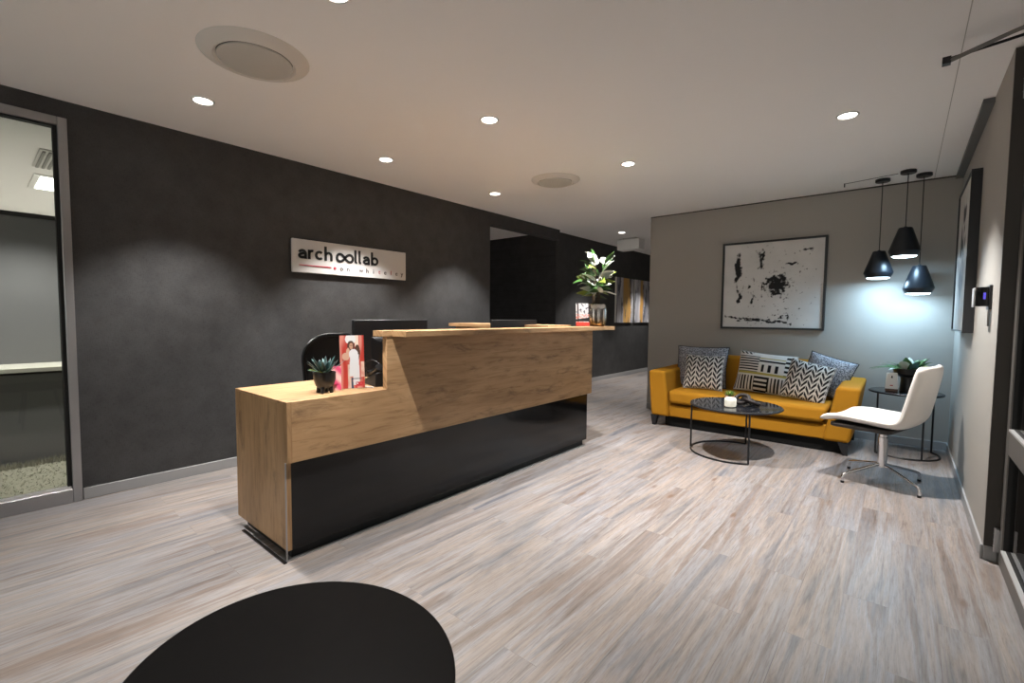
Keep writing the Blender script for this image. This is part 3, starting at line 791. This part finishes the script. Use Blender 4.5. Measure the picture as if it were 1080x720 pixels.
def herring(u, v):
    cols = 4.6; x = u*cols; k = abs((x % 1)-.5)*2          # 0 centre .. 1 column edge
    s = (v*6.6+k*1.15) % 1
    if k < .08 or k > .95: return WHT
    return BLK if s < .60 - .12*abs(k-.5) else WHT
def blocks(u, v):
    def hs(n, lo=.45): return BLK if (v*n) % 1 < lo else WHT
    def vs(n, lo=.5): return BLK if (u*n) % 1 < lo else WHT
    if v > .93 and u < .26: return BLK if ((u*26+v*20) % 2) < 1 else WHT
    if v > .48:
        if u < .40: return hs(15, .42) if v < .88 else WHT
        if u > .84: return hs(9, .42)
        if .75 < v < .80: return BLK
        if .84 < v < .86: return MUS
        if .50 < v < .68 and u < .80: return BLK if (u*8.4+.25) % 1 < .42 else WHT
        return WHT
    if v > .425: return MUS
    if .36 < u < .58: return hs(9, .5) if v < .40 else WHT
    return vs(17, .48) if .03 < v < .38 else WHT
def cushion(label, M, loc, rot, w_, h_, th, fn, group=None):
    t = thing('cushion', label, 'cushion', loc, rot=rot, group=group)
    obj('cover', pillow_mesh(w_, h_, th, fn, n=90 if fn else 30), M, t, smooth=True)
    obj('piping', tube(edge_loop(w_, h_), .0045, 6, closed=True), M_pipe if not fn else mat('pale_seam', (.45, .44, .43), .9), t, smooth=True)
    return t
SZ = .412
cushion('grey speckled cushion at the left end of the sofa, behind a herringbone one', M_grey_w, (-1.755, 5.395, SZ), (R(-14), 0, R(4)), .56, .47, .15, None, 'grey speckled cushions')
cushion('herringbone black and white cushion leaning at the left end of the sofa', M_cloth, (-1.675, 5.225, SZ), (R(-16), 0, R(3)), .41, .385, .12, herring, 'herringbone cushions')
cushion('wide cushion with black, white and mustard stripe blocks in the middle of the sofa', M_cloth, (-1.115, 5.36, SZ), (R(-16), R(4), R(-3)), .55, .435, .14, blocks)
cushion('grey speckled cushion tilted into the right arm of the sofa', M_grey_w, (-.620, 5.40, SZ+.052), (R(-18), R(15), R(-10)), .41, .39, .13, None, 'grey speckled cushions')
cushion('herringbone black and white cushion, tilted, near the right end of the sofa', M_cloth, (-.735, 5.19, SZ), (R(-18), R(11), R(-8)), .385, .385, .12, herring, 'herringbone cushions')

# ------------------------------------------------------------------ round black wire-frame tables
def wire_table(name, label, loc, r, h, a0, a1, legs, rod=.008):
    t = thing(name, label, 'table', loc, 0)
    obj('tabletop', lathe([(0, h-.012), (r, h-.012), (r, h), (0, h)], 64), mat('dark_glass_top', (.012, .013, .016), .08) if 'dark_glass_top' not in bpy.data.materials else bpy.data.materials['dark_glass_top'], t, bevel=.002)
    obj('top_rim', tube([(r*math.cos(2*math.pi*k/64), r*math.sin(2*math.pi*k/64), h-.010) for k in range(64)], .009, 8, closed=True), M_black, t, smooth=True)
    obj('base_ring', tube([(r*.985*math.cos(R(a0+(a1-a0)*k/48)), r*.985*math.sin(R(a0+(a1-a0)*k/48)), rod) for k in range(49)], rod, 8), M_black, t, smooth=True)
    for a in legs:
        c, s = r*.985*math.cos(R(a)), r*.985*math.sin(R(a)); obj('leg', tube([(c, s, rod), (c, s, h-.012)], rod, 8), M_black, t, smooth=True)
    return t
wire_table('coffee_table', 'round black wire-frame coffee table in front of the sofa', (-1.115, 4.39, 0), .365, .435, 88, 302, (88, 195, 302))
wire_table('side_table', 'round black wire-frame side table in the corner behind the white chair', (.035, 5.41, 0), .255, .56, 222, 398, (222, 300, 398), .0075)

# things on the coffee table
tt = .435
t = thing('candle', 'short white ribbed candle glass on the coffee table', 'candle', (-1.115, 4.235, tt))
obj('glass_body', lathe([(0, 0), (.038, 0), (.046, .008), (.048, .060), (.045, .074), (.040, .078), (.036, .074), (.034, .060), (0, .060)], 60, lobes=30, amp=.05), M_candle, t, smooth=True)
obj('wick', tube([(0, 0, .058), (.001, 0, .070)], .0015, 6), M_black, t)
t = thing('succulent_plant', 'small pale green succulent in a blush pot on the coffee table, behind the candle', 'plant', (-1.195, 4.515, tt))
obj('pot', lathe([(0, 0), (.036, 0), (.044, .045), (.044, .052), (.039, .052), (.036, .044), (0, .042)], 28), M_terra, t, smooth=True)
for k in range(20):
    a = 2.4*k; e = .2+1.1*k/20; leaf_obj(M_leafy if k % 2 else M_leaf, t, base=(.010*math.cos(a), .010*math.sin(a), .042), d=(math.cos(a)*math.cos(e), math.sin(a)*math.cos(e), math.sin(e)), L=.055, W_=.022, droop=-.2, fold=.4, n=4)
t = thing('chain_ornament', 'dark wooden chain-link ornament on the coffee table beside the candle', 'ornament', (-1.03, 4.40, tt))
def link_mesh(c, rx, rz, rot):
    P = []
    Mx = Matrix.Rotation(rot[2], 3, 'Z') @ Matrix.Rotation(rot[1], 3, 'Y') @ Matrix.Rotation(rot[0], 3, 'X')
    for k in range(36):
        a = 2*math.pi*k/36; P.append(Vector(c) + Mx @ Vector((rx*math.cos(a), rz*math.sin(a), 0)))
    return tube(P, .017, 10, closed=True)
obj('link', link_mesh((-.035, .01, .052), .055, .040, (R(50), R(-18), R(20))), M_wood_d, t, smooth=True)
obj('link', link_mesh((.045, -.01, .040), .062, .042, (R(-20), R(12), R(-25))), M_wood_d, t, smooth=True)
obj('link', link_mesh((.00, .075, .034), .050, .036, (R(18), R(8), R(60))), M_wood_d, t, smooth=True)

# things on the side table
st = .56
t = thing('diffuser', 'white tapered ceramic diffuser with brown base on the side table', 'diffuser', (-.062, 5.33, st))
bm = B(); hexa(bm, [(-.046, -.035, .022), (.046, -.035, .022), (.046, .035, .022), (-.046, .035, .022)], [(-.038, -.028, .165), (.038, -.028, .165), (.038, .028, .165), (-.038, .028, .165)])
obj('body', bm, M_white, t, bevel=.006)
obj('base', box(-.044, .044, -.033, .033, 0, .024), mat('brown_base', (.10, .05, .03), .5), t, bevel=.003)
bm = B(); hexa(bm, [(-.006, -.0322, .120), (.006, -.0322, .120), (.006, -.030, .120), (-.006, -.030, .120)], [(-.004, -.0302, .140), (.004, -.0302, .140), (.004, -.028, .140), (-.004, -.028, .140)]); obj('mark', bm, M_ink, t)
bm = B(); hexa(bm, [(-.013, -.0350, .050), (.010, -.0350, .050), (.010, -.033, .050), (-.013, -.033, .050)], [(-.010, -.0345, .058), (.008, -.0345, .058), (.008, -.032, .058), (-.010, -.032, .058)]); obj('mark', bm, M_red, t)
t = thing('potted_plant', 'bushy green plant in a black goblet pot on the side table', 'plant', (.052, 5.42, st))
obj('pot', lathe([(0, 0), (.060, 0), (.062, .010), (.056, .10), (.060, .125), (.105, .155), (.118, .205), (.112, .205), (.10, .180), (0, .180)], 36), M_potb, t, smooth=True)
obj('soil', lathe([(.10, .182), (0, .188)], 20), M_soil, t)
rng = random.Random(21)
for k in range(36):
    a = rng.uniform(0, 6.28); e = rng.uniform(.45, 1.3); dd = (math.cos(a)*math.cos(e), math.sin(a)*math.cos(e), math.sin(e))
    leaf_obj((M_leaf, M_leafb, M_leaf, M_leafy, M_leafw)[k % 5], t, base=(.05*math.cos(a), .05*math.sin(a), .186), d=dd, L=rng.uniform(.11, .19), W_=rng.uniform(.055, .08), droop=rng.uniform(.2, .6), fold=.2, roll=rng.uniform(-.4, .4))
for a in (R(185), R(200), R(172)):
    leaf_obj(M_leaf, t, base=(.05*math.cos(a), .05*math.sin(a), .19), d=(math.cos(a), math.sin(a), .35), L=.25, W_=.045, droop=.35)

# ------------------------------------------------------------------ white swivel chair
t = thing('swivel_chair', 'white leather swivel chair on a chrome four-star base near the right wall', 'chair', (-.082, 4.33, 0), R(-16))
prof = [(-.290, .434), (-.275, .450), (-.18, .464), (-.02, .458), (.125, .456), (.185, .50), (.208, .58), (.232, .70), (.256, .82), (.266, .882)]
thk = [.030, .048, .056, .056, .056, .058, .058, .056, .050, .030]
PP = spline([Vector((a, 0, b)) for a, b in prof], 5); TT = []
for i in range(len(PP)):
    f_ = i/(len(PP)-1)*(len(thk)-1); k = min(int(f_), len(thk)-2); TT.append(thk[k]+(thk[k+1]-thk[k])*(f_-k))
fr = frames(PP); bm = B(); W2, NW = .285, 14
ringsT, ringsB = [], []
for p, (a, b), th, i in zip(PP, fr, TT, range(len(PP))):
    tg = (PP[min(i+1, len(PP)-1)]-PP[max(i-1, 0)]).normalized(); nn = Vector((-tg.z, 0, tg.x))
    q = i/(len(PP)-1); taper = 1-.10*max(0, q-.5)/.5
    e_ = min(q, 1-q)/.07; rnd = 1. if e_ >= 1 else .80+.20*math.sqrt(1-(1-e_)**2)
    rt_, rb_ = [], []
    for k in range(NW+1):
        y = (k/NW*2-1); edge = math.sqrt(max(0, 1-abs(y)**8)); cup = .030*abs(y)**2.5
        c = p + Vector((0, y*W2*taper*rnd, 0)) + nn*cup
        rt_.append(bm.verts.new(c+nn*th*.5*edge)); rb_.append(bm.verts.new(c-nn*th*.5*edge))
    ringsT.append(rt_); ringsB.append(rb_)
for i in range(len(PP)-1):
    for k in range(NW):
        bm.faces.new((ringsT[i][k], ringsT[i][k+1], ringsT[i+1][k+1], ringsT[i+1][k])); bm.faces.new((ringsB[i][k], ringsB[i+1][k], ringsB[i+1][k+1], ringsB[i][k+1]))
for i in (0, len(PP)-1):
    for k in range(NW): bm.faces.new((ringsT[i][k], ringsT[i][k+1], ringsB[i][k+1], ringsB[i][k]))
bmesh.ops.remove_doubles(bm, verts=bm.verts, dist=1e-5)
obj('shell', bm, M_leather, t, smooth=True, sub=1)
bm = add_prism(B(), [(x-.075, y) for x, y in rrect(.38, .50, .05)], .402, .430)
obj('underseat', bm, M_underseat, t, bevel=.008)
obj('swivel_plate', lathe([(0, .375), (.040, .375), (.046, .390), (.046, .406), (0, .406)], 24), M_black, t, smooth=True)
obj('column', lathe([(0, .115), (.030, .115), (.030, .335), (.024, .337), (.024, .378), (0, .378)], 28), M_chrome, t, smooth=True)
for k in range(4):
    a = R(45+90*k+15); c, s = math.cos(a), math.sin(a)
    l = obj('base_leg', tube(spline([(.015*c, .015*s, .135), (.16*c, .16*s, .100), (.272*c, .272*s, .070), (.298*c, .298*s, .050), (.300*c, .300*s, .016)], 6), .0105, 10), M_chrome, t, smooth=True)
    obj('glide', tube([(.300*c, .300*s, 0), (.300*c, .300*s, .016)], .012, 12), M_black, l, smooth=True)

# ------------------------------------------------------------------ pendants
def pendant(label, x, y, zb, k=1.):
    """zb: height of the lowest point (glow disc)"""
    t = thing('pendant_lamp', label, 'pendant lamp', (x, y, zb), 0, 'black cone pendant lamps')
    obj('shade', lathe([(.085, .006), (.090, .000), (.094, .004), (.111, .040), (.112, .048), (.050, .240), (.046, .246), (.012, .248), (.012, .256), (0, .256)], 48), M_shade, t, smooth=True)
    obj('diffuser', lathe([(.088, .003), (.080, -.007), (.060, -.011), (0, -.012)], 40), M_pglow, t, smooth=True)
    top = CEIL-zb
    obj('cable', tube([(0, 0, .25), (0, 0, top-.02)], .0035, 8), M_black, t)
    obj('ceiling_rose', lathe([(0, top-.026), (.052, top-.026), (.056, top-.022), (.056, top), (0, top)], 32), M_black, t, smooth=True)
    L = bpy.data.lights.new('pendant_light', 'AREA'); L.shape = 'DISK'; L.size = .16; L.energy = P_PEND*k; L.color = COOL
    o = bpy.data.objects.new('lamp_light', L); COL.objects.link(o); o.parent = t; o.location = (0, 0, -.016)
    return t
pendant('leftmost of the three black cone pendant lamps, hanging at middle height', -.205, 5.53, 1.587, 1.15)
pendant('highest and middle black cone pendant lamp of the three', -.025, 5.34, 1.755, .8)
pendant('lowest and rightmost black cone pendant lamp of the three', .083, 5.54, 1.436, .75)
tag(obj('cable_run', add_tube(tube([(-.49, 5.48, CEIL-.004), (-.095, 5.383, CEIL-.004)], .0022, 6), [(-.49, 5.48, CEIL), (-.49, 5.48, CEIL-.035)], .005, 8), M_black), 'thin black cable clipped along the ceiling to the pendant lamps', 'cable')

# ------------------------------------------------------------------ pictures
def splatter(u, v):
    c = .60+.05*fbm(u*4, v*4)
    ink = 0.
    d = math.hypot((u-.565)/.135, (v-.50)/.135); ink = max(ink, 1.55-d*1.15+.75*fbm(u*22, v*22, 2))
    d = math.hypot((u-.16-.03*nz(v*6, 1))/.045, (v-.72)/.24); ink = max(ink, 1.25-d+.85*fbm(u*18, v*10, 5))
    d = math.hypot((u-.17)/.05, (v-.38)/.17); ink = max(ink, 1.0-d+.95*fbm(u*20, v*12, 9))
    d = math.hypot((u-.39)/.05, (v-.80)/.17); ink = max(ink, 1.0-d+1.0*fbm(u*18, v*12, 13))
    d = math.hypot((u-.41)/.02, (v-.45)/.16); ink = max(ink, .85-d+.9*fbm(u*20, v*12, 17))
    d = abs(v-(.13-.11*u+.02*nz(u*9, 4))) / .016; ink = max(ink, (.95-d*.6+.8*fbm(u*26, v*26, 21)) if .02 < u < .72 else 0)
    d = math.hypot((u-.32)/.30, (v-.085)/.035); ink = max(ink, 1.0-d+.9*fbm(u*20, v*26, 23))
    d = math.hypot((u-.86)/.06, (v-.885)/.022); ink = max(ink, 1.2-d+.7*fbm(u*30, v*30, 25))
    d = math.hypot((u-.70)/.085, (v-.735)/.022); ink = max(ink, 1.2-d+.7*fbm(u*30, v*30, 27))
    d = math.hypot((u-.63)/.08, (v-.14)/.06); ink = max(ink, .6-d*.7+1.2*fbm(u*30, v*30, 29))
    d = math.hypot((u-.30)/.09, (v-.30)/.26); ink = max(ink, .15-d*.4+1.35*abs(fbm(u*14, v*9, 31)) if d < 1.2 else 0)
    d = math.hypot((u-.62)/.30, (v-.5)/.38); ink = max(ink, -.12-d*.25+1.35*fbm(u*34, v*34, 37))
    f = max(0, min(1, (ink-.45)*3.2))
    return mixc((c, c*.985, c*.96), (.012, .011, .012), f)
t = thing('framed_artwork', 'large framed black ink splatter artwork above the sofa', 'picture', (-1.142, YB, 1.078))
WA, HA = 1.02, .985
bm = B()
for a in ((-WA/2, WA/2, 0, .022), (-WA/2, WA/2, HA-.022, HA)): add_box(bm, a[0], a[1], -.035, -.002, a[2], a[3])
for a in ((-WA/2, -WA/2+.022), (WA/2-.022, WA/2)): add_box(bm, a[0], a[1], -.035, -.002, .022, HA-.022)
obj('frame', bm, M_black, t, bevel=.002)
obj('canvas', painted(splatter, 200, 190, WA-.04, HA-.04), M_print, t, loc=(0, -.022, .02))
obj('backing', box(-WA/2+.01, WA/2-.01, -.018, -.003, .01, HA-.01), M_gasket, t)
def portrait(u, v):
    c = .56+.04*fbm(u*5, v*5); col = (c, c*.97, c*.92)
    d = math.hypot((u-.52)/.20, (v-.80)/.12); ink = 1.2-d*1.1+.5*fbm(u*9, v*9, 3)
    d = math.hypot((u-.45)/.32, (v-.60)/.22); ink = max(ink, 1.0-d+.7*fbm(u*10, v*7, 7))
    d = math.hypot((u-.42)/.36, (v-.34)/.24); g2 = .8-d+.8*fbm(u*12, v*5, 11)
    col = mixc(col, (.16, .19, .23), max(0, min(.85, g2*1.6)))
    return mixc(col, (.014, .013, .015), max(0, min(1, (ink-.4)*3)))
t = thing('canvas_picture', 'deep black-framed canvas with dark figure on the right wall', 'picture', (XR, 4.74, 1.115))
WA, HA, DP = .92, 1.07, .055
bm = B()
for a in ((0, .012), (HA-.012, HA)): add_box(bm, -DP, -.001, -WA/2, WA/2, a[0], a[1])
for a in ((-WA/2, -WA/2+.012), (WA/2-.012, WA/2)): add_box(bm, -DP, -.001, a[0], a[1], .012, HA-.012)
obj('frame', bm, M_black, t, bevel=.0015)
obj('canvas', painted(portrait, 110, 120, WA-.022, HA-.022), M_print, t, loc=(-DP+.010, 0, .011), rot=(0, 0, R(-90)))
obj('backing', box(-DP+.014, -.004, -WA/2+.012, WA/2-.012, .012, HA-.012), M_gasket, t)
def abstract(seed, gold):
    def fn(u, v):
        a = fbm(u*5+seed, v*1.1, seed); b = fbm(u*9+seed, v*1.6, seed+7)
        c = mixc((.24, .24, .28), (.52, .51, .53), .5+a)
        if abs(u-gold-.12*nz(v*1.5, seed)) < (.20 if seed < 5 else .06)*(.5+.5*math.sin(2.2*v+.6))+.04: c = mixc((.52, .27, .07), (.40, .30, .14), .5+b)
        if b > .30: c = mixc(c, (.045, .05, .07), .8)
        return c
    return fn
for y0, seed, gold, lab in ((8.28, 3., .62, 'left of two grey and gold abstract canvases on the corridor wall'), (9.10, 8., .45, 'right of two grey and gold abstract canvases on the corridor wall')):
    t = thing('canvas_picture', lab, 'picture', (-4.375, y0+.37, 1.09), 0, 'abstract canvases in the corridor')
    obj('canvas', painted(abstract(seed, gold), 50, 60, .74, .90), M_print, t, loc=(.0365, 0, 0), rot=(0, 0, R(90)))
    obj('stretcher', box(.002, .036, -.37, .37, 0, .90), M_white, t)

# ------------------------------------------------------------------ access reader on the right wall
t = thing('access_reader', 'black access reader with a blue light on the right wall beside the door', 'access reader', (XR, 3.56, 1.262))
obj('back_plate', box(-.012, 0, -.055, .055, -.005, .125), M_black, t, bevel=.003)
obj('housing', box(-.062, -.012, -.045, .045, .012, .115), M_gloss, t, bevel=.004)
obj('face_plate', box(-.070, -.062, -.043, .043, .008, .112), M_skirt, t, bevel=.003)
obj('indicator', box(-.034, -.024, -.0465, -.045, .05, .085), mat('blue_led', (.1, .1, .6), .4, emit=(.12, .08, .8), estr=.6), t)
obj('cable', tube([(-.008, -.02, -.005), (-.008, -.02, -.095)], .004, 8), M_skirt, t)
